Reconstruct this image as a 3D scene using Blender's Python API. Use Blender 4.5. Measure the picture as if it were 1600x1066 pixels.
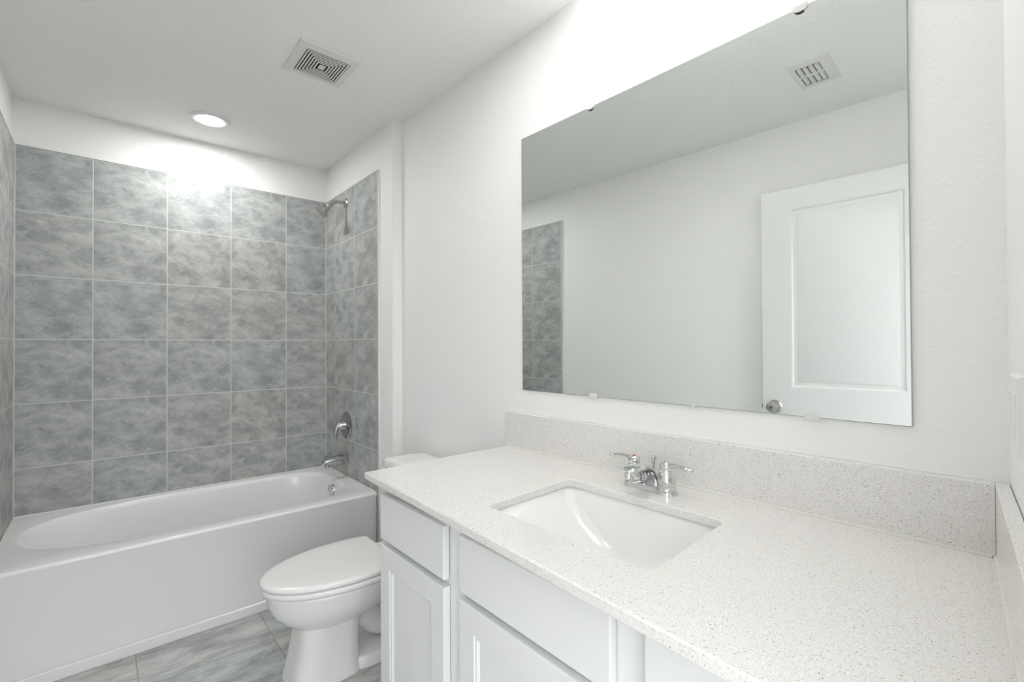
import bpy, bmesh, math, random
from mathutils import Vector, Matrix
from math import sin, cos, pi, radians

for o in list(bpy.data.objects):
    bpy.data.objects.remove(o, do_unlink=True)
S = bpy.context.scene
COL = S.collection
H = 1.255                      # eye height above the floor

# ------------------------------------------------------------------ camera
yaw, pit, rol = radians(40.8998), radians(.5434), radians(-.2885)
F = Vector((sin(yaw)*cos(pit), cos(yaw)*cos(pit), sin(pit)))
R = Vector((cos(yaw), -sin(yaw), 0)); U = R.cross(F)
R2 = R*cos(rol)+U*sin(rol); U2 = -R*sin(rol)+U*cos(rol)
cd = bpy.data.cameras.new('camera'); cam = bpy.data.objects.new('camera', cd); COL.objects.link(cam)
cd.sensor_width = 36; cd.lens = 739.48/1600*36; cd.clip_start = .01
M = Matrix((R2, U2, -F)).transposed().to_4x4(); M.translation = Vector((0, 0, H))
cam.matrix_world = M
S.camera = cam
# ------------------------------------------------------------------ world, exposure, lights
S.view_settings.view_transform = 'Standard'; S.view_settings.look = 'None'
S.view_settings.gamma = 1; S.view_settings.use_curve_mapping = False
S.view_settings.exposure = 0.34
HALL = 3.25          # daylit hall behind the doorway
w = bpy.data.worlds.new('hall_light'); S.world = w; w.use_nodes = True
wt = w.node_tree; bgn = wt.nodes['Background']; bgn.inputs[1].default_value = HALL
_tc = wt.nodes.new('ShaderNodeTexCoord'); _sx = wt.nodes.new('ShaderNodeSeparateXYZ'); wt.links.new(_tc.outputs['Generated'], _sx.inputs[0])
_mr = wt.nodes.new('ShaderNodeMapRange'); wt.links.new(_sx.outputs[2], _mr.inputs[0])
_mr.inputs[1].default_value = -.25; _mr.inputs[2].default_value = .12
_cr = wt.nodes.new('ShaderNodeValToRGB'); wt.links.new(_mr.outputs[0], _cr.inputs[0])
_cr.color_ramp.elements[0].color = (.10, .10, .10, 1); _cr.color_ramp.elements[1].color = (.97, .985, 1.0, 1)
wt.links.new(_cr.outputs[0], bgn.inputs[0])
FILL_CAN_W = 3.0        # added fill light, an unseen recessed fitting in front of the vanity
VANITY_E = 16.      # radiance of the three frosted globes over the mirror
CAN_W = 5.5        # recessed light over the tub

# ------------------------------------------------------------------ room dimensions (metres)
CZ = 2.464                                  # ceiling
XL, XR, YB = -.3214, 1.1594, 3.281          # tiled faces of the tub alcove
YE = 2.4707                                 # edge of the tile
YJ = 2.3127                                 # end of the plumbing wall
T = .313                                    # tile pitch
ZT = .9806+H                                # top of the tile
C0 = -.0359                                 # first vertical joint
TT = .009                                   # tile thickness
MS = .0267                                  # mirror wall is a touch out of square
def XM(y): return 1.2442+MS*(1.4-y)
def XLW(y): return XL-TT-.0109*(2.5-y)
def YN(x): return .0585-.106*(1.257-x)      # face of the near wall
def YS(x): return YN(x)+.021                # face of the side splash
ZC = -.401+H                                # counter top
ZB = -.2632+H                               # top of the backsplash
def XCF(y): return .6333-.0355*(1.4519-y)   # counter front edge
YCL = 1.4519                                # counter left end

# ------------------------------------------------------------------ node helpers
def new_mat(name):
    m = bpy.data.materials.new(name); m.use_nodes = True
    nt = m.node_tree; b = nt.nodes['Principled BSDF']
    return m, nt, b
def N(nt, typ, **kw):
    n = nt.nodes.new(typ)
    for k, v in kw.items():
        if k.startswith('i_'): n.inputs[k[2:].replace('_', ' ')].default_value = v
        else: setattr(n, k, v)
    return n
def math_n(nt, op, a, b=None):
    n = nt.nodes.new('ShaderNodeMath'); n.operation = op
    for i, v in enumerate((a, b)):
        if v is None: continue
        if isinstance(v, (int, float)): n.inputs[i].default_value = v
        else: nt.links.new(v, n.inputs[i])
    return n.outputs[0]
def ramp(nt, fac, stops):
    r = nt.nodes.new('ShaderNodeValToRGB'); nt.links.new(fac, r.inputs[0])
    e = r.color_ramp.elements
    while len(e) < len(stops): e.new(.5)
    for i, (p, c) in enumerate(stops):
        e[i].position = p; e[i].color = (c, c, c, 1) if isinstance(c, (int, float)) else (*c, 1)
    return r.outputs[0]
def mixc(nt, fac, a, b, typ='MIX'):
    n = nt.nodes.new('ShaderNodeMix'); n.data_type = 'RGBA'; n.blend_type = typ
    for i, v in ((0, fac), (6, a), (7, b)):
        if isinstance(v, (int, float)): n.inputs[i].default_value = v
        elif isinstance(v, tuple): n.inputs[i].default_value = (*v, 1)
        else: nt.links.new(v, n.inputs[i])
    return n.outputs[2]
def simple(name, col, rough=.5, metal=0, spec=.5, coat=0):
    m, nt, b = new_mat(name)
    b.inputs['Base Color'].default_value = (*col, 1); b.inputs['Roughness'].default_value = rough
    b.inputs['Metallic'].default_value = metal; b.inputs['Specular IOR Level'].default_value = spec
    b.inputs['Coat Weight'].default_value = coat
    return m
def paint(name, col, rough, scale, strength, dist):
    m, nt, b = new_mat(name)
    b.inputs['Roughness'].default_value = rough; b.inputs['Specular IOR Level'].default_value = .35
    tc = N(nt, 'ShaderNodeNewGeometry')
    n1 = N(nt, 'ShaderNodeTexNoise', i_Scale=scale, i_Detail=3.0, i_Roughness=.55)
    nt.links.new(tc.outputs['Position'], n1.inputs['Vector'])
    v = ramp(nt, n1.outputs[0], [(.38, 0), (.62, 1)])
    bp = N(nt, 'ShaderNodeBump', i_Strength=strength, i_Distance=dist)
    nt.links.new(v, bp.inputs['Height']); nt.links.new(bp.outputs[0], b.inputs['Normal'])
    n2 = N(nt, 'ShaderNodeTexNoise', i_Scale=1.3, i_Detail=2.0); nt.links.new(tc.outputs['Position'], n2.inputs['Vector'])
    c = mixc(nt, n2.outputs[0], tuple(x*.985 for x in col), tuple(min(1, x*1.012) for x in col))
    nt.links.new(c, b.inputs['Base Color'])
    return m
M_WALL = paint('wall_paint', (.925, .925, .915), .55, 95, .35, .0012)
M_CEIL = paint('ceiling_paint', (.94, .945, .93), .8, 70, .5, .0018)
M_DOOR = simple('door_paint', (.82, .82, .82), .35)
M_CAB = simple('cabinet_paint', (.83, .84, .84), .38)
M_TRIM = simple('trim_paint', (.84, .84, .84), .35)
M_PORC = simple('white_porcelain', (.87, .87, .86), .12, coat=.3)
M_SEAT = simple('white_seat_plastic', (.88, .88, .87), .22)
M_TUB = simple('white_enamel', (.87, .875, .88), .16, coat=.25)
M_BASIN = simple('basin_porcelain', (.88, .89, .88), .2, coat=.3)
M_CHROME = simple('chrome', (.70, .71, .71), .07, metal=1)
M_CHROMED = simple('dark_chrome', (.42, .43, .43), .12, metal=1)
M_CHROMEM = simple('bath_chrome', (.54, .55, .55), .1, metal=1)
M_NICKEL = simple('brushed_nickel', (.52, .51, .49), .27, metal=1)
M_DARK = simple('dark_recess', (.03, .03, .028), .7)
M_RUB = simple('spray_face', (.13, .13, .13), .5)
M_PLAST = simple('white_plastic', (.84, .84, .83), .35)
M_VENT = simple('vent_plastic', (.80, .80, .78), .45)
M_CLIP = simple('clear_clip_plastic', (.75, .75, .73), .15)
M_CAULK = simple('caulk', (.86, .85, .82), .4)
M_RED = simple('red_marker', (.6, .08, .08), .3)

def emis(name, col, st):
    m, nt, b = new_mat(name)
    b.inputs['Base Color'].default_value = (*col, 1)
    b.inputs['Emission Color'].default_value = (*col, 1); b.inputs['Emission Strength'].default_value = st
    return m
M_LENS = emis('lit_lens', (1, .99, .96), 9)
M_SHADE = emis('frosted_globe_glass', (1, .985, .965), VANITY_E)

def mirror_mat():
    m, nt, b = new_mat('silvered_mirror')
    b.inputs['Base Color'].default_value = (.865, .89, .87, 1); b.inputs['Metallic'].default_value = 1
    b.inputs['Roughness'].default_value = .0
    return m
M_MIR = mirror_mat()
M_MEDGE = simple('mirror_glass_edge', (.35, .42, .39), .1)

def tile_mat(name, axis, base, light, dark, grout, pitch_u, pitch_v, u0, v0, gw, streak=False, seed=0., grough=.7, rough=.5):
    """square ceramic tiles with cloudy stone print; axis: which world axes run across / up"""
    m, nt, b = new_mat(name); b.inputs['Specular IOR Level'].default_value = .35
    g = N(nt, 'ShaderNodeNewGeometry'); sx = N(nt, 'ShaderNodeSeparateXYZ'); nt.links.new(g.outputs['Position'], sx.inputs[0])
    u = math_n(nt, 'DIVIDE', math_n(nt, 'SUBTRACT', sx.outputs[axis[0]], u0), pitch_u)
    v = math_n(nt, 'DIVIDE', math_n(nt, 'SUBTRACT', sx.outputs[axis[1]], v0), pitch_v)
    fu = math_n(nt, 'FRACT', u); fv = math_n(nt, 'FRACT', v)
    iu = math_n(nt, 'FLOOR', u); iv = math_n(nt, 'FLOOR', v)
    def edge(f, p):
        d = math_n(nt, 'MULTIPLY', math_n(nt, 'MINIMUM', f, math_n(nt, 'SUBTRACT', 1.0, f)), p)
        r = N(nt, 'ShaderNodeMapRange'); r.interpolation_type = 'SMOOTHSTEP'
        nt.links.new(d, r.inputs[0]); r.inputs[1].default_value = gw*.42; r.inputs[2].default_value = gw*.72
        return r.outputs[0]
    mask = math_n(nt, 'MULTIPLY', edge(fu, pitch_u), edge(fv, pitch_v))    # 1 on the tile, 0 in the joint
    idv = N(nt, 'ShaderNodeCombineXYZ'); nt.links.new(iu, idv.inputs[0]); nt.links.new(iv, idv.inputs[1]); idv.inputs[2].default_value = seed
    wn = N(nt, 'ShaderNodeTexWhiteNoise'); wn.noise_dimensions = '3D'; nt.links.new(idv.outputs[0], wn.inputs[0])
    loc = N(nt, 'ShaderNodeCombineXYZ'); nt.links.new(fu, loc.inputs[0]); nt.links.new(fv, loc.inputs[1])
    # a handful of prints repeats over the wall
    pr = math_n(nt, 'MULTIPLY', math_n(nt, 'FLOOR', math_n(nt, 'MULTIPLY', wn.outputs[0], 5.0)), 7.3)
    off = N(nt, 'ShaderNodeCombineXYZ'); nt.links.new(pr, off.inputs[2]); off.inputs[0].default_value = seed
    add = N(nt, 'ShaderNodeVectorMath'); add.operation = 'ADD'; nt.links.new(loc.outputs[0], add.inputs[0]); nt.links.new(off.outputs[0], add.inputs[1])
    mp = N(nt, 'ShaderNodeMapping'); nt.links.new(add.outputs[0], mp.inputs[0])
    mp.inputs['Rotation'].default_value = (0, 0, .5 if not streak else .35)
    mp.inputs['Scale'].default_value = (1, 1.5, 1) if not streak else (1, 2.6, 1)
    n1 = N(nt, 'ShaderNodeTexNoise', i_Scale=2.6, i_Detail=12.0, i_Roughness=.64, i_Distortion=.25); nt.links.new(mp.outputs[0], n1.inputs['Vector'])
    n2 = N(nt, 'ShaderNodeTexNoise', i_Scale=9.0, i_Detail=9.0, i_Roughness=.75, i_Distortion=.5); nt.links.new(mp.outputs[0], n2.inputs['Vector'])
    n3 = N(nt, 'ShaderNodeTexNoise', i_Scale=2.3, i_Detail=8.0, i_Roughness=.6, i_Distortion=.9); nt.links.new(mp.outputs[0], n3.inputs['Vector'])
    cloud = ramp(nt, n1.outputs[0], [(.36, dark), (.5, base), (.66, light)])
    fine = ramp(nt, n2.outputs[0], [(.35, .90), (.5, 1.0), (.68, 1.10)])
    c = mixc(nt, 1.0, cloud, fine, 'MULTIPLY')
    n4 = N(nt, 'ShaderNodeTexNoise', i_Scale=2.5, i_Detail=14.0, i_Roughness=.72, i_Distortion=.4)
    mp2 = N(nt, 'ShaderNodeMapping'); nt.links.new(mp.outputs[0], mp2.inputs[0]); mp2.inputs['Location'].default_value = (4.1, 2.7, 1.3)
    nt.links.new(mp2.outputs[0], n4.inputs['Vector'])
    patch = ramp(nt, n4.outputs[0], [(.50, 0), (.56, 1)])
    dk = ramp(nt, n4.outputs[0], [(.36, 1), (.43, 0)])
    c = mixc(nt, math_n(nt, 'MULTIPLY', patch, .52), c, light)
    c = mixc(nt, math_n(nt, 'MULTIPLY', dk, .45), c, dark)
    vein = ramp(nt, n3.outputs[0], [(.485, 0), (.5, 1), (.515, 0)])
    c = mixc(nt, math_n(nt, 'MULTIPLY', vein, .14), c, tuple(min(1, x*1.35) for x in light))
    tint = ramp(nt, wn.outputs[0], [(0, (.96, 1.0, 1.0)), (1, (1.02, 1.0, .98))])
    c = mixc(nt, 1.0, c, tint, 'MULTIPLY')
    c = mixc(nt, mask, grout, c)
    nt.links.new(c, b.inputs['Base Color'])
    nt.links.new(math_n(nt, 'ADD', math_n(nt, 'MULTIPLY', mask, rough-grough), grough), b.inputs['Roughness'])
    bp = N(nt, 'ShaderNodeBump', i_Strength=.6, i_Distance=.0015)
    hh = math_n(nt, 'ADD', mask, math_n(nt, 'MULTIPLY', n2.outputs[0], .25))
    nt.links.new(hh, bp.inputs['Height']); nt.links.new(bp.outputs[0], b.inputs['Normal'])
    return m
GR = (.66, .665, .65)
tb, tl, td = (.395, .402, .398), (.56, .565, .55), (.31, .32, .318)
M_TILEB = tile_mat('grey_wall_tile', (0, 2), tb, tl, td, GR, T, T, C0, ZT, .0042)
M_TILES = tile_mat('grey_wall_tile_side', (1, 2), tb, tl, td, GR, T, T, YB-.17, ZT, .0042, seed=3.)
M_TEDGE = simple('tile_edge', (.30, .31, .31), .5)
M_FLOOR = tile_mat('grey_floor_tile', (0, 1), (.46, .465, .455), (.64, .645, .63), (.33, .335, .33), (.36, .36, .35), .457, .457, .563, 2.222, .0035, streak=True, seed=11., rough=.36)

def quartz():
    m, nt, b = new_mat('speckled_white_quartz')
    g0 = N(nt, 'ShaderNodeNewGeometry'); g = N(nt, 'ShaderNodeMapping'); nt.links.new(g0.outputs['Position'], g.inputs[0])
    g.inputs['Rotation'].default_value = (.7, .5, 1.1)
    def specks(scale, thr, col, cur, prob):
        vo = N(nt, 'ShaderNodeTexVoronoi', i_Scale=scale, i_Randomness=1.0); nt.links.new(g.outputs[0], vo.inputs['Vector'])
        d = ramp(nt, vo.outputs['Distance'], [(thr, 1), (thr+.06, 0)])
        sp = N(nt, 'ShaderNodeSeparateColor'); nt.links.new(vo.outputs['Color'], sp.inputs[0])
        k = math_n(nt, 'LESS_THAN', sp.outputs[0], prob)
        return mixc(nt, math_n(nt, 'MULTIPLY', d, k), cur, col)
    n1 = N(nt, 'ShaderNodeTexNoise', i_Scale=420.0, i_Detail=2.0); nt.links.new(g.outputs[0], n1.inputs['Vector'])
    c = ramp(nt, n1.outputs[0], [(.35, (.73, .712, .68)), (.6, (.855, .84, .815))])
    c = specks(300., .26, (.50, .48, .44), c, .30)
    c = specks(210., .22, (.42, .40, .36), c, .10)
    c = specks(95., .10, (.28, .26, .23), c, .07)
    c = specks(160., .20, (.93, .93, .92), c, .14)
    nt.links.new(c, b.inputs['Base Color']); b.inputs['Roughness'].default_value = .13
    return m
M_QTZ = quartz()

# ------------------------------------------------------------------ mesh helpers
class MB:
    def __init__(s): s.v = []; s.f = []
    def add(s, vs, fs):
        o = len(s.v); s.v += [Vector(v) for v in vs]; s.f += [tuple(i+o for i in f) for f in fs]; return s
    def hexa(s, p):        # 8 points: bottom 4 ccw, top 4 ccw
        return s.add(p, [(3, 2, 1, 0), (4, 5, 6, 7), (0, 1, 5, 4), (1, 2, 6, 5), (2, 3, 7, 6), (3, 0, 4, 7)])
    def box(s, x0, x1, y0, y1, z0, z1):
        return s.hexa([(x0, y0, z0), (x1, y0, z0), (x1, y1, z0), (x0, y1, z0), (x0, y0, z1), (x1, y0, z1), (x1, y1, z1), (x0, y1, z1)])
    def prism(s, poly, z0, z1):
        n = len(poly)
        return s.add([(x, y, z0) for x, y in poly]+[(x, y, z1) for x, y in poly],
                     [tuple(range(n))[::-1], tuple(range(n, 2*n))]+[(i, (i+1) % n, (i+1) % n+n, i+n) for i in range(n)])
    def loft(s, rings, cap0=True, cap1=True, closed=True):
        n = len(rings[0]); vs = [p for r in rings for p in r]; fs = []
        for k in range(len(rings)-1):
            for i in range(n if closed else n-1):
                j = (i+1) % n
                fs.append((k*n+i, k*n+j, (k+1)*n+j, (k+1)*n+i))
        if cap0: fs.append(tuple(range(n))[::-1])
        if cap1: fs.append(tuple(range((len(rings)-1)*n, len(rings)*n)))
        return s.add(vs, fs)
    def lathe(s, prof, c, ax, n=32, cap=True):
        """prof: [(r, h)] along axis ax starting at c"""
        ax = Vector(ax).normalized(); t = Vector((0, 0, 1)) if abs(ax.z) < .9 else Vector((1, 0, 0))
        a = ax.cross(t).normalized(); bb = ax.cross(a); c = Vector(c)
        rings = [[c+ax*h+(a*cos(2*pi*i/n)+bb*sin(2*pi*i/n))*max(r, 1e-4) for i in range(n)] for r, h in prof]
        return s.loft(rings, cap, cap)
    def tube(s, pts, rad, n=16, flat=None, up=None):
        """swept tube; rad a number or list; flat: (wide, thin) factors against up"""
        pts = [Vector(p) for p in pts]
        if not isinstance(rad, (list, tuple)): rad = [rad]*len(pts)
        rings = []; prev = None
        for k, p in enumerate(pts):
            d = (pts[min(k+1, len(pts)-1)]-pts[max(k-1, 0)]).normalized()
            u_ = Vector(up) if up else (prev or (Vector((0, 0, 1)) if abs(d.z) < .9 else Vector((1, 0, 0))))
            a = d.cross(u_).normalized(); bb = a.cross(d).normalized(); prev = bb
            fw, ft = flat[k] if isinstance(flat, list) else (flat or (1, 1))
            rings.append([p+(a*cos(2*pi*i/n)*fw+bb*sin(2*pi*i/n)*ft)*rad[k] for i in range(n)])
        return s.loft(rings)
    def xf(s, fn): s.v = [Vector(fn(v)) for v in s.v]; return s
def spline(pts, n=8):
    """Catmull-Rom through points of any dimension"""
    out = []
    P = [pts[0]]+list(pts)+[pts[-1]]
    for k in range(1, len(P)-2):
        for i in range(n):
            t = i/n
            out.append(tuple(.5*((2*b)+(-a+c)*t+(2*a-5*b+4*c-d)*t*t+(-a+3*b-3*c+d)*t**3) for a, b, c, d in zip(P[k-1], P[k], P[k+1], P[k+2])))
    out.append(tuple(pts[-1])); return out
def wloc(o):
    v = Vector((0, 0, 0))
    while o: v += o.location; o = o.parent
    return v
def build(name, mb, mat, parent=None, bevel=0, seg=2, smooth=35, sub=0):
    base = wloc(parent) if parent else Vector((0, 0, 0))
    if not parent:      # origin at the base of the thing
        xs = [v.x for v in mb.v]; ys = [v.y for v in mb.v]; zs = [v.z for v in mb.v]
        base = Vector(((min(xs)+max(xs))/2, (min(ys)+max(ys))/2, min(zs)))
    me = bpy.data.meshes.new(name); me.from_pydata([v-base for v in mb.v], [], mb.f); me.update()
    bm = bmesh.new(); bm.from_mesh(me)
    bmesh.ops.remove_doubles(bm, verts=bm.verts, dist=1e-6)
    bmesh.ops.recalc_face_normals(bm, faces=bm.faces)
    bm.to_mesh(me); bm.free()
    for m in (mat if isinstance(mat, list) else [mat]): me.materials.append(m)
    o = bpy.data.objects.new(name, me); COL.objects.link(o)
    if parent: o.parent = parent
    else: o.location = base
    if bevel:
        b = o.modifiers.new('bevel', 'BEVEL'); b.width = bevel; b.segments = seg; b.limit_method = 'ANGLE'; b.angle_limit = radians(40)
        b.harden_normals = False
    if sub:
        d = o.modifiers.new('sub', 'SUBSURF'); d.levels = sub; d.render_levels = sub
    me.shade_smooth(); me.set_sharp_from_angle(angle=radians(smooth))
    if bevel: 
        wn = o.modifiers.new('wn', 'WEIGHTED_NORMAL'); wn.keep_sharp = True
    return o
def tag(o, label, cat, group=None):
    o['label'] = label; o['category'] = cat
    if group: o['group'] = group
    return o
def thing(name, loc, label, cat, group=None):
    o = bpy.data.objects.new(name, None); o.empty_display_size = .05; o.location = loc; COL.objects.link(o)
    return tag(o, label, cat, group)
def struct(name, mb, mat, parent=None, **kw):
    o = build(name, mb, mat, parent, **kw)
    if not parent: o['kind'] = 'structure'
    return o

# ================================================================== THE ROOM
W = .12
YH = -1.3                                    # the hall floor runs this far behind the doorway
struct('floor', MB().box(-1.0, 1.6, YH, YB+.15, -.1, 0), M_FLOOR)
struct('ceiling', MB().box(-1.0, 1.6, -.25, YB+.15, CZ, CZ+.1), M_CEIL)
wb = struct('wall_back', MB().box(XL-.2, XM(YB)+.2, YB+TT, YB+TT+.12, 0, CZ), M_WALL)
wl = struct('wall_left', MB().prism([(XLW(-.12)-W, -.12), (XLW(-.12), -.12), (XL-TT, 2.5), (XL-TT, YB+TT), (XL-TT-W, YB+TT)], 0, CZ), M_WALL)
# mirror wall
wr = struct('wall_right', MB().prism([(XM(-.12), -.12), (XM(-.12)+W, -.12), (XM(YJ+.05)+W, YJ+.05), (XM(YJ+.05), YJ+.05)], 0, CZ), M_WALL)
# plumbing wall stands proud of the mirror wall and ends in a rounded corner
rr = .02; px = XR+TT
poly = [(px, YB+TT), (px, YJ+rr)]+[(px+rr-rr*cos(a), YJ+rr-rr*sin(a)) for a in [pi/12*i for i in range(1, 7)]]
poly += [(XM(YJ)+.01, YJ), (XM(YJ)+.01, YB+TT)]
wp = struct('wall_plumbing', MB().prism(poly, 0, CZ), M_WALL)
# near wall with the doorway the camera stands in
XJ = .49
near = MB().prism([(XJ, YN(XJ)-W), (XM(0)+.05, YN(XM(0)+.05)-W), (XM(0)+.05, YN(XM(0)+.05)), (XJ, YN(XJ))], 0, CZ)
near.box(XLW(0)-.1, -.292, -.12, .10, 0, CZ)
near.box(-.292, XJ, -.14, -.03, 2.12, CZ)
struct('wall_near', near, M_WALL)
# tile panels, 9 mm proud of the painted wall
def panel(name, mb, mat, parent):
    o = build(name, mb, mat, parent); return o
panel('tile_panel', MB().box(XL-TT, XR+TT, YB, YB+TT, .30, ZT), M_TILEB, wb)
panel('tile_panel', MB().box(XL-TT, XL, YE, YB, 0, ZT), M_TILES, wl)
panel('tile_panel', MB().box(XR, XR+TT, YE, YB, 0, ZT), M_TILES, wp)
# thin dark edge strip along the top of the tile
for nm, mb, pa in (('tile_edge', MB().box(XL, XR, YB-.0012, YB+TT, ZT, ZT+.003), wb),
                   ('tile_edge', MB().box(XR-.0012, XR+TT, YE-.001, YB, ZT, ZT+.003), wp),
                   ('tile_edge', MB().box(XL-TT, XL+.0012, YE-.001, YB, ZT, ZT+.003), wl)):
    build(nm, mb, M_TEDGE, pa)
# grouted inside corners
M_GROUT = simple('pale_grout', GR, .8)
for x0_, x1_, pa in ((XR-.0045, XR, wp), (XL, XL+.0045, wl)):
    build('corner_grout', MB().box(x0_, x1_, YB-.0035, YB, -.8127+H+.004, ZT), M_GROUT, pa)
# pale end strips on the side panels
for x0_, x1_, pa in ((XR-.001, XR+TT, wp), (XL-TT, XL+.001, wl)):
    build('end_strip', MB().box(x0_, x1_, YE-.0035, YE+.001, 0, ZT), M_CAULK, pa)
# baseboards
bb = MB().prism([(XM(YJ)-.014, YJ-.002), (XM(1.47)-.014, 1.47), (XM(1.47)-.001, 1.47), (XM(YJ)-.001, YJ-.002)], 0, .083)
struct('baseboard_right', bb, M_TRIM, bevel=.003)
struct('baseboard_left', MB().prism([(XLW(.12)+.001, .12), (XLW(.12)+.014, .12), (XLW(YE)+.014, YE-.03), (XLW(YE)+.001, YE-.03)], 0, .083), M_TRIM, bevel=.003)

# ================================================================== THE OPEN DOOR (seen in the mirror)
DX0, DX1, DY0, DY1, DZ0, DZ1 = -.305, -.27, .23, .992, .012, .829+H
def door():
    d = MB().box(DX0, DX1-.009, DY0, DY1, DZ0, DZ1)
    st = .139
    za, zb, zc_, zd = .20, .80, -.233+H, .723+H
    # stiles and rails on the room face
    d.box(DX1-.009, DX1, DY0, DY0+st, DZ0, DZ1); d.box(DX1-.009, DX1, DY1-st, DY1, DZ0, DZ1)
    y0, y1 = DY0+st, DY1-st
    for a, b_ in ((DZ0, za), (zb, zc_), (zd, DZ1)): d.box(DX1-.009, DX1, y0, y1, a, b_)
    # moulded panels: slope down, flat groove, raised field
    for a, b_ in ((za, zb), (zc_, zd)):
        def ring(i, x): return [(x, y0+i, a+i), (x, y1-i, a+i), (x, y1-i, b_-i), (x, y0+i, b_-i)]
        prof = [(0, DX1), (.008, DX1-.002), (.014, DX1-.008), (.030, DX1-.0085), (.046, DX1-.003)]
        d.loft([ring(i, x) for i, x in prof], cap0=False, cap1=True)
    o = struct('door_1', d, M_DOOR, smooth=20)
    k = build('door_knob', MB().lathe([(.036, 0), (.036, .004), (.031, .009), (.013, .012), (.012, .030), (.018, .036), (.027, .044), (.0285, .054), (.026, .062), (.016, .066), (.0, .0665)],
              (DX1, .932, -.338+H), (1, 0, 0), 40), M_NICKEL, o)
    build('key_slot', MB().lathe([(.0085, 0), (.0085, .001), (.006, .002), (0, .002)], (DX1+.0662, .932, -.338+H), (1, 0, 0), 20), M_RUB, k)
    build('latch_bolt', MB().box(DX1-.026, DX1-.010, DY1, DY1+.011, -.352+H, -.328+H), M_NICKEL, o, bevel=.002)
    return o
door()

# ================================================================== BATHTUB
def tub():
    y0, y1 = 2.490, YB-.003; x0, x1 = XL+.002, XR-.002; zr = -.8127+H
    t = thing('bathtub', ((x0+x1)/2, (y0+y1)/2, 0), 'white alcove bathtub with a plain straight apron, set below grey wall tile', 'bathtub')
    cx, cy = .47, (y0+.090+y1-.045)/2
    hb = (y1-.045-y0-.090)/2
    aL, aR = cx-(x0+.055), (x1-.078)-cx
    n = 128
    angs = [2*pi*i/n for i in range(n)]
    ins = .0
    def rect(xa, xb, ya, yb_, z):
        cs = [math.atan2(b_-cy, a-cx) % (2*pi) for a in (xa, xb) for b_ in (ya, yb_)]
        snap = {min(range(n), key=lambda i: abs((angs[i]-c+pi) % (2*pi)-pi)): c for c in cs}
        out = []
        for i, a in enumerate(angs):
            a = snap.get(i, a); c, s = cos(a), sin(a)
            k = min([(xb-cx)/c if c > 1e-9 else 1e9, (xa-cx)/c if c < -1e-9 else 1e9, (yb_-cy)/s if s > 1e-9 else 1e9, (ya-cy)/s if s < -1e-9 else 1e9])
            out.append((cx+c*k, cy+s*k, z))
        return out
    def oval(dl, dr, ds, z, nl=2.7, nr=4.6):
        out = []
        for a in angs:
            c, s = cos(a), sin(a); A = (aR-dr) if c > 0 else (aL-dl); B = hb-ds; e = nr if c > 0 else nl
            r = (abs(c/A)**e+abs(s/B)**e)**(-1/e)
            out.append((cx+c*r, cy+s*r, z))
        return out
    rings = [rect(x0, x1, y0+.006, y1, 0), rect(x0, x1, y0+.006, y1, zr-.022)]
    for a in (0, 22, 45, 67, 90):
        a = radians(a); q = .012
        rings.append(rect(x0, x1, y0+q*(1-sin(a))*0+(q-q*cos(a)), y1, zr-q+q*sin(a)))
    rings[2] = rect(x0, x1, y0, y1, zr-.012)
    rings.append(oval(-.012, -.012, -.012, zr))
    rings.append(oval(-.004, -.004, -.004, zr-.002))
    rings.append(oval(.003, .002, .002, zr-.010))
    rings.append(oval(.012, .006, .007, zr-.03))
    rings.append(oval(.060, .020, .018, zr-.12))
    rings.append(oval(.120, .036, .034, zr-.22))
    rings.append(oval(.180, .055, .055, zr-.30))
    rings.append(oval(.225, .085, .085, zr-.335))
    rings.append(oval(.290, .140, .130, zr-.350, 2.6, 3.5))
    rings.append(oval(.400, .300, .220, zr-.355, 2.4, 3))
    m = MB().loft(rings, cap0=True, cap1=True)
    build('tub_body', m, M_TUB, t, smooth=50)
    sk = MB().prism([(y0-.006, 0), (y0+.004, 0), (y0+.004, .046), (y0-.001, .046), (y0-.006, .040)], x0+.001, x1-.001)
    sk.xf(lambda v: (v.z, v.x, v.y))
    build('apron_skirt', sk, M_TUB, t, bevel=.0015)
    cq = MB().box(x0, x1, y1-.004, y1, zr, zr+.004).box(x1-.004, x1, y0+.004, y1-.004, zr, zr+.004).box(x0, x0+.004, y0+.004, y1-.004, zr, zr+.004)
    build('caulk_line', cq, M_CAULK, t)
    # overflow plate with its lever on the faucet end wall
    ox = x1-.078-.014; oz = zr-.070; oy = 2.915
    ax = Vector((-1, 0, .12)).normalized()
    p = build('overflow_plate', MB().lathe([(.037, -.006), (.037, .003), (.034, .008), (.024, .011), (.012, .0125), (0, .013)], (ox, oy, oz), ax, 36), M_CHROME, t)
    build('stopper_lever', MB().tube([Vector((ox, oy, oz))+ax*.008, Vector((ox-.022, oy, oz+.010)), Vector((ox-.020, oy, oz+.030)), Vector((ox-.017, oy, oz+.040))], [.006, .0055, .006, .0085], 14), M_CHROME, p)
    build('drain', MB().lathe([(.03, 0), (.03, .004), (.02, .005), (0, .005)], (x1-.30, oy-.02, zr-.355), (0, 0, 1), 30), M_CHROME, t)
tub()

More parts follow.
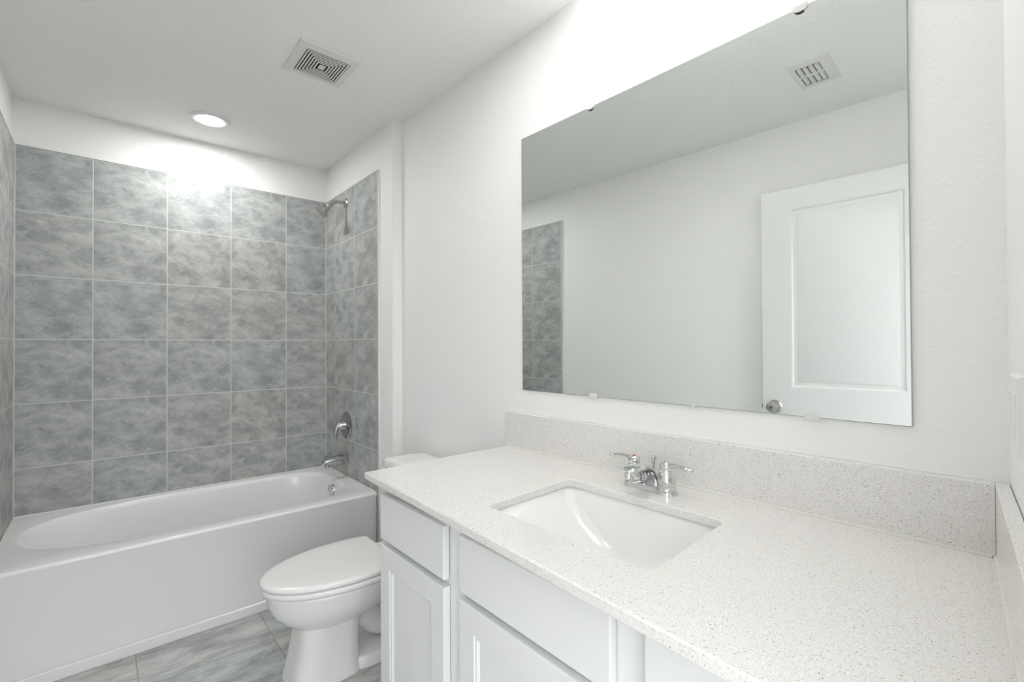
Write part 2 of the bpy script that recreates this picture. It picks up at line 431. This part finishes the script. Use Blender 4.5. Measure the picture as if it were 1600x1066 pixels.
# ================================================================== SHOWER FITTINGS
YP = 2.925
def fittings():
    # tub spout
    z = -.700+H
    t = thing('tub_spout', (XR, YP, z), 'chrome tub spout sticking out of the tiled wall over the tub rim', 'tub spout')
    sec = [(XR, .0, .031, .031), (XR-.012, 0, .030, .030), (XR-.05, .0, .029, .029), (XR-.09, -.003, .027, .026), (XR-.125, -.006, .0245, .022), (XR-.142, -.008, .022, .018), (XR-.147, -.009, .016, .012)]
    rings = [[(x, YP+w_*cos(2*pi*i/32), z+dz+h_*sin(2*pi*i/32)) for i in range(32)] for x, dz, w_, h_ in spline(sec, 4)]
    build('spout_body', MB().loft(rings), M_CHROMEM, t, smooth=60)
    build('spout_outlet', MB().lathe([(.018, 0), (.018, .020), (.015, .022), (.0, .020)], (XR-.122, YP, z-.016), (0, 0, -1), 28), M_CHROMEM, t)
    build('diverter_knob', MB().lathe([(.003, 0), (.003, .014), (.008, .015), (.008, .021), (.0, .023)], (XR-.128, YP, z+.010), (0, 0, 1), 20), M_CHROMEM, t)
    build('wall_flange', MB().lathe([(.036, 0), (.036, .004), (.031, .007)], (XR, YP, z), (-1, 0, 0), 36), M_CHROMEM, t)
    # mixing valve
    z = -.495+H
    t = thing('shower_valve', (XR, YP, z), 'round chrome shower valve with a curved lever handle above the tub spout', 'shower valve')
    build('escutcheon', MB().lathe([(.086, 0), (.086, .003), (.080, .008), (.060, .012), (.038, .014), (.030, .014)], (XR, YP, z), (-1, 0, 0), 56), M_CHROMED, t)
    build('valve_hub', MB().lathe([(.032, .012), (.030, .026), (.027, .036), (.026, .046), (.022, .054), (.012, .058), (0, .059)], (XR, YP, z), (-1, 0, 0), 40), M_CHROMEM, t)
    pts = spline([(XR-.034, YP, z+.010), (XR-.054, YP, z+.004), (XR-.066, YP, z-.018), (XR-.070, YP, z-.046), (XR-.068, YP, z-.078)], 5)
    nn = len(pts)
    build('lever', MB().tube(pts, [.024-.011*(k/(nn-1)) for k in range(nn)], 18, flat=(1.0, .75), up=(1, 0, .3)), M_CHROMEM, t, smooth=60)
    # shower head
    z = .899+H
    t = thing('shower_fixture', (XR, YP, z), 'brushed metal shower head on a short bent arm, high on the tiled end wall', 'shower head')
    build('wall_flange', MB().lathe([(.031, 0), (.031, .003), (.026, .008), (.014, .012)], (XR, YP, z), (-1, 0, 0), 36), M_NICKEL, t)
    pts = spline([(XR, YP, z), (XR-.035, YP, z+.003), (XR-.062, YP, z-.001), (XR-.086, YP, z-.016), (XR-.104, YP, z-.034)], 6)
    build('shower_arm', MB().tube(pts, .0105, 18), M_NICKEL, t, smooth=60)
    ax = Vector((-.72, 0, -.69)).normalized()
    c = Vector((XR-.100, YP, z-.030))
    hd = build('head_body', MB().lathe([(.013, 0), (.0165, .004), (.0165, .016), (.013, .020), (.0185, .024), (.023, .034), (.0245, .046), (.031, .056), (.0385, .066), (.0405, .074), (.0395, .078), (.034, .078)], c, ax, 44), M_NICKEL, t, smooth=50)
    build('spray_face', MB().lathe([(.034, .0765), (.033, .0755), (0, .0755)], c, ax, 40), M_RUB, hd)
fittings()

# ================================================================== CEILING FITTINGS
def ceiling_fit():
    for c, watt, lab in (((.430, 2.932, CZ), CAN_W, 'round white recessed ceiling light, switched on above the bathtub'),
                         ((.72, 1.15, CZ), FILL_CAN_W, 'round white recessed ceiling light, an added fill lamp in front of the vanity, out of view')):  # second fitting is added out of view to brighten the room
        t = thing('ceiling_light', c, lab, 'ceiling light', 'recessed ceiling lights')
        build('trim_ring', MB().lathe([(.092, 0), (.092, .003), (.086, .009), (.070, .012), (.062, .006), (.060, .002)], c, (0, 0, -1), 64), M_PLAST, t, smooth=50)
        build('light_lens', MB().lathe([(.062, 0), (.062, .0045), (.055, .007), (0, .008)], c, (0, 0, -1), 48), M_LENS, t)
        L = bpy.data.lights.new('can_bulb', 'AREA'); L.shape = 'DISK'; L.size = .11; L.energy = watt; L.color = (1, .993, .98)
        lo = bpy.data.objects.new('bulb', L); COL.objects.link(lo); lo.parent = t; lo.location = (0, 0, -.011)
    # exhaust fan grille
    x0, x1, y0, y1 = .587, .829, 1.922, 2.180
    t = thing('exhaust_vent', ((x0+x1)/2, (y0+y1)/2, CZ-.012), 'square white exhaust fan cover with nested dark slots in the ceiling', 'ceiling vent')
    gx0, gx1, gy0, gy1 = .621, .797, 1.962, 2.150
    def fr(a, b_, c_, d, e, f, g, h, z0, z1, z2=None):   # frame between outer a b c d and inner e f g h
        m = MB(); o = [(a, c_), (b_, c_), (b_, d), (a, d)]; i = [(e, g), (f, g), (f, h), (e, h)]
        zt = z2 if z2 is not None else z0
        vs = [(x, y, z0) for x, y in o]+[(x, y, zt) for x, y in i]+[(x, y, z1) for x, y in o]+[(x, y, z1) for x, y in i]
        fs = []
        for k in range(4):
            j = (k+1) % 4
            fs += [(k, j, 4+j, 4+k), (8+k, 12+k, 12+j, 8+j), (k, 8+k, 8+j, j), (4+k, 4+j, 12+j, 12+k)]
        return m.add(vs, fs)
    build('cover_plate', fr(x0, x1, y0, y1, gx0, gx1, gy0, gy1, CZ-.008, CZ, CZ-.013), M_VENT, t, bevel=.002)
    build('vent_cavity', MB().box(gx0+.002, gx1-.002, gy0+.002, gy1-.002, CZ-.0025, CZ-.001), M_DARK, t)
    gr = MB(); nR = 6; cxx, cyy = (gx0+gx1)/2, (gy0+gy1)/2; hx, hy = (gx1-gx0)/2-.0035, (gy1-gy0)/2-.0035
    pxs = (hx-.016)/nR; pys = (hy-.020)/nR
    for k in range(nR):
        a, b_ = hx-k*pxs, hy-k*pys; e, f = a-pxs*.52, b_-pys*.52
        gr_ = fr(cxx-a, cxx+a, cyy-b_, cyy+b_, cxx-e, cxx+e, cyy-f, cyy+f, CZ-.0130, CZ-.0118); gr.add(gr_.v, gr_.f)
    gr.box(cxx-.013, cxx+.013, cyy-.017, cyy+.017, CZ-.013, CZ-.0118)
    build('slotted_grille', gr, M_VENT, t)
    # supply register, seen in the mirror
    x0, x1, y0, y1 = .001, .255, .560, .717
    t = thing('air_register', ((x0+x1)/2, (y0+y1)/2, CZ-.012), 'white ceiling air register with two banks of blades, seen only in the mirror', 'ceiling vent')
    gx0, gx1, gy0, gy1 = .040, .222, .598, .690
    build('cover_plate', fr(x0, x1, y0, y1, gx0, gx1, gy0, gy1, CZ-.004, CZ, CZ-.012), M_VENT, t, bevel=.0015)
    build('vent_cavity', MB().box(gx0+.001, gx1-.001, gy0+.001, gy1-.001, CZ-.0022, CZ-.001), simple('register_cavity', (.22, .23, .22), .7), t)
    mid = (gx0+gx1)/2
    build('centre_bar', MB().box(mid-.005, mid+.005, gy0, gy1, CZ-.0115, CZ-.003), M_VENT, t)
    for (a, b_) in ((gx0+.008, mid-.005), (mid+.005, gx1-.008)):
        for k in range(4):
            y = gy0+.006+k*.0222
            prof = [(y, CZ-.003), (y+.004, CZ-.008), (y+.014, CZ-.0115), (y+.014, CZ-.0105), (y+.005, CZ-.0065), (y+.0012, CZ-.003)]
            build('blade', MB().add([(a, p, q) for p, q in prof]+[(b_, p, q) for p, q in prof],
                  [tuple(range(6)), tuple(range(6, 12))[::-1]]+[(i, (i+1) % 6, (i+1) % 6+6, i+6) for i in range(6)]), M_VENT, t)
ceiling_fit()

# ================================================================== TOILET
def toilet():
    yc = 1.888; xb = XM(yc)-.014
    t = thing('toilet', (xb, yc, 0), 'white two-piece toilet with closed oval lid, between bathtub and vanity', 'toilet')
    def tw(v): return (xb-v[0], yc+v[1], v[2])          # local: x out from the wall, y across
    n = 64
    def egg(xc, front, back, hw, z, ef=2.0, eb=2.6, cut=None):
        out = []
        for i in range(n):
            a = 2*pi*i/n; c, s = cos(a), sin(a); A = front if c > 0 else back; e = ef if c > 0 else eb
            r = (abs(c/A)**e+abs(s/hw)**e)**(-1/e)
            x = xc+c*r; y = s*r
            if cut is not None and x < cut: x = cut
            out.append((x, y, z))
        return out
    # bowl
    b = MB().loft([
        egg(.540, .090, .12, .080, .190, 2.4, 2.6),
        egg(.540, .120, .16, .100, .205, 2.2, 2.4),
        egg(.530, .160, .20, .122, .220, 2.1, 2.4),
        egg(.510, .215, .235, .146, .245, 2.0, 2.4),
        egg(.490, .258, .26, .166, .278, 2.0, 2.5),
        egg(.475, .286, .275, .177, .312, 2.0, 2.7),
        egg(.465, .302, .29, .182, .342, 2.0, 3.0),
        egg(.465, .306, .30, .184, .352, 2.0, 3.2),
        egg(.465, .300, .29, .178, .357, 2.0, 3.2)])
    build('bowl', b.xf(tw), M_PORC, t, smooth=70)
    # pedestal column and foot
    def sup(x0, x1, hw, z, e=4.0):
        xc, A = (x0+x1)/2, (x1-x0)/2; out = []
        for i in range(n):
            a = 2*pi*i/n; c, s = cos(a), sin(a); r = (abs(c/A)**e+abs(s/hw)**e)**(-1/e); out.append((xc+c*r, s*r, z))
        return out
    ped = MB().loft([sup(.435, .700, .113, 0), sup(.435, .698, .113, .012), sup(.440, .690, .109, .04), sup(.442, .676, .106, .10), sup(.440, .666, .104, .16), sup(.43, .662, .105, .205, 3.5), sup(.42, .660, .106, .24, 3), sup(.42, .64, .095, .28, 3)])
    ped.loft([sup(.13, .48, .112, 0, 5), sup(.13, .48, .111, .028, 5), sup(.135, .48, .106, .040, 5), sup(.14, .48, .098, .045, 5)])
    build('pedestal', ped.xf(tw), M_PORC, t, smooth=60)
    # trapway: S-shaped swelling behind the column
    pts = spline([(.50, 0, .24), (.40, 0, .17), (.33, 0, .11), (.27, 0, .11), (.23, 0, .17), (.20, 0, .24), (.17, 0, .20), (.16, 0, .10), (.16, 0, .02)], 6)
    build('trapway', MB().tube(pts, .058, 24, flat=(1.05, .85), up=(0, 1, 0)).xf(tw), M_PORC, t, smooth=70)
    sh = MB().loft([sup(.08, .46, .085, .215, 4), sup(.06, .47, .100, .25, 4), sup(.045, .47, .125, .30, 5), sup(.04, .46, .142, .335, 6), sup(.04, .45, .146, .352, 6), sup(.045, .44, .14, .357, 6)])
    build('tank_shelf', sh.xf(tw), M_PORC, t, smooth=60)
    for s in (-1, 1):
        build('bolt_cap', MB().lathe([(.016, 0), (.016, .008), (.012, .017), (.005, .021), (0, .0215)], tw((.30, s*.082, .043)), (0, 0, 1), 24), M_PLAST, t)
    # seat ring and lid
    st = [egg(.465, .314, .165, .190, .360, 2.0, 3.4, .31), egg(.465, .318, .165, .193, .364, 2.0, 3.4, .308), egg(.465, .318, .165, .193, .376, 2.0, 3.4, .308), egg(.465, .314, .165, .189, .380, 2.0, 3.4, .31)]
    build('seat', MB().loft(st).xf(tw), M_SEAT, t, smooth=60)
    def lid(i, z): 
        # long oval, tapering to a straight hinge edge
        out = []
        for r in egg(.468, .318-i, .30, .190-i, z, 2.0, 2.2):
            x, y, zz = r
            if x < .312+i: x = .312+i
            out.append((x, y, zz))
        return out
    build('lid', MB().loft([lid(.004, .3835), lid(0, .387), lid(0, .394), lid(.002, .399), lid(.007, .4025), lid(.020, .4045), lid(.06, .406), lid(.12, .4065)]).xf(tw), M_SEAT, t, smooth=60)
    for s in (-1, 1):
        build('hinge', MB().box(.262, .312, s*.075-.018, s*.075+.018, .357, .388).xf(tw), M_SEAT, t, bevel=.006, seg=3)
    # tank
    def rr_(x0, x1, hw, z, e=9): return sup(x0, x1, hw, z, e)
    tk = MB().loft([rr_(.03, .185, .165, .352), rr_(.022, .200, .185, .40), rr_(.016, .208, .198, .50), rr_(.012, .212, .207, .62), rr_(.012, .214, .210, .690)])
    build('tank', tk.xf(tw), M_PORC, t, smooth=60)
    tl_ = MB().loft([rr_(.006, .220, .218, .692, 8), rr_(.003, .224, .222, .697, 8), rr_(.003, .224, .222, .716, 8), rr_(.006, .220, .218, .725, 8), rr_(.016, .210, .208, .729, 8), rr_(.05, .18, .17, .730, 6)])
    build('tank_lid', tl_.xf(tw), M_PORC, t, smooth=60)
    lv = MB().lathe([(.013, 0), (.013, .008), (.009, .012)], (.213, .15, .645), (1, 0, 0), 24)
    lv.tube([(.226, .155, .645), (.230, .12, .640), (.228, .075, .632)], [.008, .007, .0085], 14)
    build('flush_lever', lv.xf(tw), M_CHROME, t)
toilet()

# ================================================================== VANITY
XF = .662                                     # face of the drawers and doors
def vanity():
    yL, yR = 1.407, .050
    t = thing('vanity_cabinet', (.95, .75, 0), 'white painted vanity cabinet with recessed-panel doors under the speckled counter', 'cabinet')
    zt = ZC-.0215
    body = MB()
    f0 = XF+.021
    def quad(x0, ya, yb_, z0, z1, xb=None):   # box whose back follows the mirror wall
        xa, xc = (XM(ya)-.003, XM(yb_)-.003) if xb is None else (xb, xb)
        return [(x0, yb_, z0), (xc, yb_, z0), (xa, ya, z0), (x0, ya, z0), (x0, yb_, z1), (xc, yb_, z1), (xa, ya, z1), (x0, ya, z1)]
    def yr(x): return YN(x)+.002
    body.add([(f0, yr(f0), .10), (XM(.06)-.003, yr(1.27), .10), (XM(yL)-.003, yL, .10), (f0, yL, .10), (f0, yr(f0), zt), (XM(.06)-.003, yr(1.27), zt), (XM(yL)-.003, yL, zt), (f0, yL, zt)],
             [(3, 2, 1, 0), (0, 1, 5, 4), (1, 2, 6, 5), (2, 3, 7, 6), (3, 0, 4, 7)])
    build('cabinet_body', body, M_CAB, t)
    build('toe_kick', MB().hexa(quad(f0+.07, yL-.002, .07, 0, .10)), M_CAB, t)
    def slab(y0, y1, z0, z1): return MB().box(XF, f0-.002, y0, y1, z0, z1)
    zd1, zd0 = -.462+H, -.603+H
    for (a, b_) in ((1.036, 1.402), (.510, .970), (.070, .444)):
        build('drawer_front', slab(a, b_, zd0, zd1), M_CAB, t, bevel=.004, seg=3)
    zq1, zq0 = -.620+H, .118
    for (a, b_) in ((1.036, 1.402), (.510, .970), (.070, .444)):
        d = MB(); fw = .062
        def ring(i, x): return [(x, a+i, zq0+i), (x, b_-i, zq0+i), (x, b_-i, zq1-i), (x, a+i, zq1-i)]
        d.loft([ring(0, f0-.002), ring(0, XF+.004), ring(.0012, XF+.0012), ring(.004, XF), ring(fw, XF), ring(fw+.003, XF+.003),
                ring(fw+.008, XF+.0035), ring(fw+.013, XF+.009)])
        build('cabinet_door', d, M_CAB, t, smooth=20)
vanity()

# ---- counter with the sink cut-out
SQ = [(.733, .475), (1.067, .500), (1.062, .966), (.731, .943)]      # opening corners: front-right, back-right, back-left, front-left
def round_poly(q, r, k=6):
    out = []
    for i in range(4):
        p = Vector(q[i]); a = (Vector(q[i-1])-p).normalized(); b_ = (Vector(q[(i+1) % 4])-p).normalized()
        c = p+a*r+b_*r
        for j in range(k+1):
            tt = j/k*pi/2
            out.append(tuple(c-b_*r*cos(tt)-a*r*sin(tt)))
    return out
def inset(q, d):        # d: per-side (front, left, back, right) inset fractions in metres
    df, dl, db, dr = d
    fr_, br, bl, fl = [Vector(p) for p in q]
    X = (br-fr_).normalized(); Y = (fl-fr_).normalized()
    return [fr_+X*df+Y*dr, br-X*db+Y*dr, bl-X*db-Y*dl, fl+X*df-Y*dl]
hole = round_poly(SQ, .022)
def counter():
    xr = XCF(.01)
    out = [(xr, YS(xr)-.019), (XM(.08)-.001, YS(XM(.08))-.019), (XM(YCL)-.001, YCL), (XCF(YCL), YCL)]
    z1, z0 = ZC, ZC-.020
    m = MB(); nh = len(hole); k = nh//4
    e = .003
    out_in = [tuple(Vector(out[0])+Vector((e, 0))), out[1], tuple(Vector(out[2])-Vector((0, e))), tuple(Vector(out[3])+Vector((e, -e)))]
    hole_out = round_poly([tuple(p) for p in inset(SQ, (-.002,)*4)], .024)
    vs = [(x, y, z1) for x, y in hole_out]+[(x, y, z1-.002) for x, y in hole]+[(x, y, z0) for x, y in hole]
    fs = []
    for i in range(nh):
        j = (i+1) % nh
        fs += [(i, j, nh+j, nh+i), (nh+i, nh+j, 2*nh+j, 2*nh+i)]
    o = 3*nh
    vs += [(x, y, z1) for x, y in out_in]+[(x, y, z1-e) for x, y in out]+[(x, y, z0) for x, y in out]
    for i in range(4):
        j = (i+1) % 4
        fs += [(o+i, o+j, o+4+j, o+4+i), (o+4+i, o+4+j, o+8+j, o+8+i)]
        # fan: corner i owns hole verts i*k .. i*k+k-1 (k = 7)
        for q in range(k-1):
            fs.append((o+i, i*k+q, i*k+q+1)); fs.append((o+8+i, 2*nh+i*k+q+1, 2*nh+i*k+q))
        fs.append((o+i, i*k+k-1, (j*k), o+j)); fs.append((o+8+j, 2*nh+j*k, 2*nh+i*k+k-1, o+8+i))
    m.add(vs, fs)
    tag(build('countertop', m, M_QTZ, smooth=30), 'white speckled quartz countertop with a rectangular sink cut-out', 'countertop')
counter()
def splash():
    xr = XM(.08)
    q = [(XM(.08)-.021, YS(xr-.021)+.0002), (XM(.08)-.001, YS(xr-.001)+.0002), (XM(YCL)-.001, YCL), (XM(YCL)-.021, YCL)]
    t = tag(build('backsplash', MB().prism(q, ZC+.0005, ZB), M_QTZ, bevel=.0015), 'long speckled quartz backsplash strip below the mirror', 'backsplash')
    build('caulk_bead', MB().prism([(XM(.08)-.0245, YS(xr)+.004), (XM(.08)-.021, YS(xr)+.004), (XM(YCL)-.021, YCL), (XM(YCL)-.0245, YCL)], ZC+.0003, ZC+.0045), M_CAULK, t)
    build('caulk_bead', MB().prism([(XM(.08)-.005, YS(xr)+.004), (XM(.08)-.0003, YS(xr)+.004), (XM(YCL)-.0003, YCL), (XM(YCL)-.005, YCL)], ZB, ZB+.003), M_CAULK, t)
    x0 = .615
    q = [(x0, YS(x0)-.020), (XM(.08)-.001, YS(xr)-.020), (XM(.08)-.001, YS(xr)), (x0, YS(x0))]
    t = tag(build('side_splash', MB().prism(q, ZC+.0005, ZB), M_QTZ, bevel=.0015), 'short speckled quartz side splash at the right end of the counter', 'side splash')
    build('caulk_bead', MB().prism([(x0, YS(x0)), (XM(.08)-.022, YS(xr-.022)), (XM(.08)-.022, YS(xr-.022)+.0035), (x0, YS(x0)+.0035)], ZC+.0003, ZC+.0045), M_CAULK, t)
splash()
def sink():
    zt = ZC-.0205
    c = sum((Vector(p) for p in SQ), Vector((0, 0)))/4
    t = thing('sink', (c.x, c.y, zt-.16), 'white rectangular undermount sink set in the quartz counter', 'sink')
    lv = [((-.030,)*4, 0, .03), ((-.008,)*4, 0, .026), ((-.006,)*4, -.004, .026), ((-.001, .002, -.001, .002), -.012, .030),
          ((.006, .014, .004, .014), -.035, .036), ((.014, .038, .009, .038), -.065, .045), ((.024, .076, .014, .070), -.095, .055),
          ((.036, .118, .022, .105), -.120, .060), ((.055, .150, .040, .130), -.136, .060), ((.085, .180, .075, .160), -.144, .05), ((.13, .205, .12, .195), -.147, .03)]
    rings = []
    for d, dz, r in lv:
        rings.append([(x, y, zt+dz) for x, y in round_poly([tuple(p) for p in inset(SQ, d)], r, 10)])
    o = MB().loft(rings, cap0=False, cap1=True)
    build('basin', o, M_BASIN, t, smooth=80)
    # outside shell of the bowl
    rings = [[(x, y, zt+dz) for x, y in round_poly([tuple(p) for p in inset(SQ, tuple(a-.012 for a in d))], r+.005, 10)] for d, dz, r in [((-.018,)*4, 0, .03), ((-.0, .01, -.0, .01), -.05, .04), ((.02, .09, .01, .08), -.12, .05), ((.07, .16, .06, .15), -.157, .04)]]
    build('drain', MB().lathe([(.031, 0), (.031, .002), (.024, .003), (.022, -.002), (0, -.002)], (c.x, c.y, zt-.1468), (0, 0, 1), 32), M_CHROME, t)
sink()

# ---- faucet
def faucet():
    fx, fy, fz = 1.150, .746, ZC
    t = thing('faucet', (fx, fy, fz), 'chrome two-handle faucet with lever handles behind the sink', 'faucet')
    # base: oval plate swelling under each handle
    n = 64
    def base(k, z):
        out = []
        for i in range(n):
            a = 2*pi*i/n; c, s = cos(a), sin(a); A, B, e = .0255-k, .080-k, 3.4
            r = (abs(c/A)**e+abs(s/B)**e)**(-1/e); out.append((fx+c*r, fy+s*r, z))
        return out
    build('base_plate', MB().loft([base(0, fz), base(.0, fz+.005), base(.0015, fz+.012), base(.0035, fz+.0155), base(.009, fz+.017)]), M_CHROME, t, smooth=60)
    for s in (-1, 1):
        hy = fy+s*.0508
        hd = build('handle', MB().lathe([(.0275, .0), (.0275, .013), (.0265, .018), (.0235, .0205), (.0225, .022), (.0242, .024), (.0240, .034), (.0225, .046), (.0195, .057), (.0165, .063), (.0155, .066), (.0172, .069), (.0172, .076), (.0140, .082), (.007, .0855), (0, .0865)],
                  (fx, hy, fz), (0, 0, 1), 40), M_CHROME, t, smooth=50)
        pts = spline([(fx, hy+s*.006, fz+.074), (fx-.001, hy+s*.022, fz+.079), (fx-.003, hy+s*.044, fz+.080), (fx-.005, hy+s*.062, fz+.077), (fx-.006, hy+s*.077, fz+.0755)], 5)
        rad = spline([(.0120, 1), (.0095, 1), (.0072, 1), (.0084, 1), (.0060, 1)], 5)
        build('lever', MB().tube(pts, [r[0] for r in rad], 18, flat=(1.15, .72), up=(0, 0, 1)), M_CHROME, hd, smooth=60)
        build('marker', MB().lathe([(.005, 0), (.0045, .0012), (0, .0015)], (fx, hy, fz+.0862), (0, 0, 1), 18), M_RED if s > 0 else M_CHROME, hd)
    # spout: rises from the plate, arches towards the basin and opens downwards
    sec = [(.012, .010, .024, .013), (.010, .026, .0225, .012), (.000, .044, .021, .0105), (-.018, .060, .0205, .0095), (-.046, .069, .0225, .0095), (-.074, .071, .0235, .0100), (-.096, .067, .0225, .0105), (-.106, .062, .0200, .0095)]
    sp = spline(sec, 5)
    m = MB(); rings = []
    for k, (x, z, w_, h_) in enumerate(sp):
        a = sp[max(k-1, 0)]; b_ = sp[min(k+1, len(sp)-1)]
        d = Vector((b_[0]-a[0], 0, b_[1]-a[1])).normalized(); up = Vector((-d.z, 0, d.x))
        if up.z < 0 and k > 3: up = -up
        up = Vector((d.z, 0, -d.x))
        ring = []
        for i in range(28):
            an = 2*pi*i/28; e = 2.6; c, s = cos(an), sin(an); r = (abs(c)**e+abs(s)**e)**(-1/e)
            ring.append(Vector((fx+x, fy, fz+z))+Vector((0, 1, 0))*c*r*w_+up*s*r*h_)
        rings.append(ring)
    build('spout', m.loft(rings), M_CHROME, t, smooth=60)
    build('aerator', MB().lathe([(.0115, 0), (.0115, .014), (.0095, .016), (.009, .012), (0, .012)], (fx-.098, fy, fz+.064), (-.1, 0, -1), 26), M_CHROME, t)
    build('lift_rod', MB().lathe([(.0028, .0), (.0028, .048), (.004, .054), (.0058, .064), (.0078, .071), (.0085, .073), (.0085, .0755), (.004, .077), (0, .077)], (fx+.020, fy, fz+.014), (0, 0, 1), 24), M_CHROME, t)
faucet()

# ================================================================== MIRROR
def mirror():
    y0, y1, z0, z1 = .1995, 1.3694, -.1735+H, .8075+H
    def slab(a, b_, ya, yb_, za, zb):
        return MB().prism([(XM(ya)-b_, ya), (XM(ya)-a, ya), (XM(yb_)-a, yb_), (XM(yb_)-b_, yb_)], za, zb)
    t = thing('mirror', (XM(.785), .785, z0), 'large frameless rectangular wall mirror above the vanity', 'mirror')
    build('glass_plate', slab(.001, .0055, y0, y1, z0, z1), M_MEDGE, t)
    build('silvered_face', slab(.0056, .0060, y0+.0015, y1-.0015, z0+.0015, z1-.0015), M_MIR, t)
    spots = [(1.027, 1, 'dark-lipped mirror clip on the top edge, the left of two'),
             (.397, 1, 'dark-lipped mirror clip on the top edge, the right of two'),
             (1.025, -1, 'mirror clip on the bottom edge near the reflected tile, leftmost of three'),
             (.674, -1, 'tiny mirror clip on the bottom edge behind the faucet'),
             (.382, -1, 'white mirror clip on the bottom edge below the reflected door knob')]
    for yy, s, lab in spots:
        r = .016 if yy != .674 else .006
        zz = z1 if s > 0 else z0
        prof = [(yy-r, zz+s*.006)]+[(yy-r*cos(a), zz-s*(.002+.009*sin(a))*(r/.016)) for a in [pi*i/10 for i in range(11)]]+[(yy+r, zz+s*.006)]
        m = MB(); xo = .0105
        vs = [(XM(p)-.0062, p, q) for p, q in prof]+[(XM(p)-xo, p, q) for p, q in prof]; k = len(prof)
        m.add(vs, [tuple(range(k)), tuple(range(k, 2*k))[::-1]]+[(i, (i+1) % k, (i+1) % k+k, i+k) for i in range(k)])
        m.box(XM(yy)-.0062, XM(yy)-.0005, yy-r*.8, yy+r*.8, zz+s*.0008 if s > 0 else zz-.006, zz+.006 if s > 0 else zz-.0008)
        c = tag(build('mirror_clip', m, M_CLIP, bevel=.0008), lab, 'mirror clip', 'clips holding the wall mirror')
        if s > 0:
            pr2 = [(yy-r*.8*cos(a), zz-.0115*sin(a)) for a in [pi*i/10 for i in range(3, 11)]]
            build('clip_lip', MB().tube([(XM(p)-.0075, p, q-.0015) for p, q in pr2], .0017, 8), M_DARK, c)
mirror()

# ================================================================== SWITCH PLATE on the near wall
def plate():
    x0, x1, z0, z1 = .965, 1.090, -.165+H, -.046+H
    an = math.atan(.106); dx, dy = cos(an), sin(an); nx, ny = -sin(an), cos(an)
    ln = (x1-x0)/dx; ox, oy = x0, YN(x0)
    def P(u, d, z): return (ox+dx*u+nx*d, oy+dy*u+ny*d, z)
    def bx(u0, u1, d0, d1, a, b_, k=0):
        return MB().hexa([P(u0, d0, a), P(u1, d0, a), P(u1-k, d1, a+k), P(u0+k, d1, a+k), P(u0, d0, b_), P(u1, d0, b_), P(u1-k, d1, b_-k), P(u0+k, d1, b_-k)])
    t = thing('switch_plate', P(ln/2, .0, z0), 'white switch plate seen nearly edge-on at the right border of the photo', 'switch')
    build('cover', bx(0, ln, .0005, .0110, z0, z1, .004), M_PLAST, t, bevel=.001)
    for u in (.036, .089):
        build('rocker', bx(u-.0165, u+.0165, 0.010, .0135, z0+.026, z1-.026, .001), M_PLAST, t, bevel=.0008)
plate()

# ================================================================== VANITY LIGHT (just above the frame)
def vanity_light():
    yc = .66; z = 1.125+H
    t = thing('vanity_light', (XM(yc), yc, z), 'three-lamp vanity light bar on the wall above the mirror', 'wall light')
    build('back_plate', MB().prism([(XM(yc-.24)-.022, yc-.24), (XM(yc-.24)-.001, yc-.24), (XM(yc+.24)-.001, yc+.24), (XM(yc+.24)-.022, yc+.24)], z-.03, z+.03), M_NICKEL, t, bevel=.004)
    for k in (-1, 0, 1):
        y = yc+k*.19; x = XM(y)-.10; zg = z-.012
        build('arm', MB().tube([(XM(y)-.02, y, z), (x+.03, y, z+.03), (x, y, z+.052)], .008, 14), M_NICKEL, t)
        build('socket', MB().lathe([(.010, 0), (.024, .004), (.024, .020)], (x, y, zg+.066), (0, 0, -1), 28), M_NICKEL, t)
        build('glass_globe', MB().lathe([(.05*sin(a), .05-.05*cos(a)) for a in [pi*i/16 for i in range(17)]], (x, y, zg-.05), (0, 0, 1), 32), M_SHADE, t, smooth=80)
vanity_light()
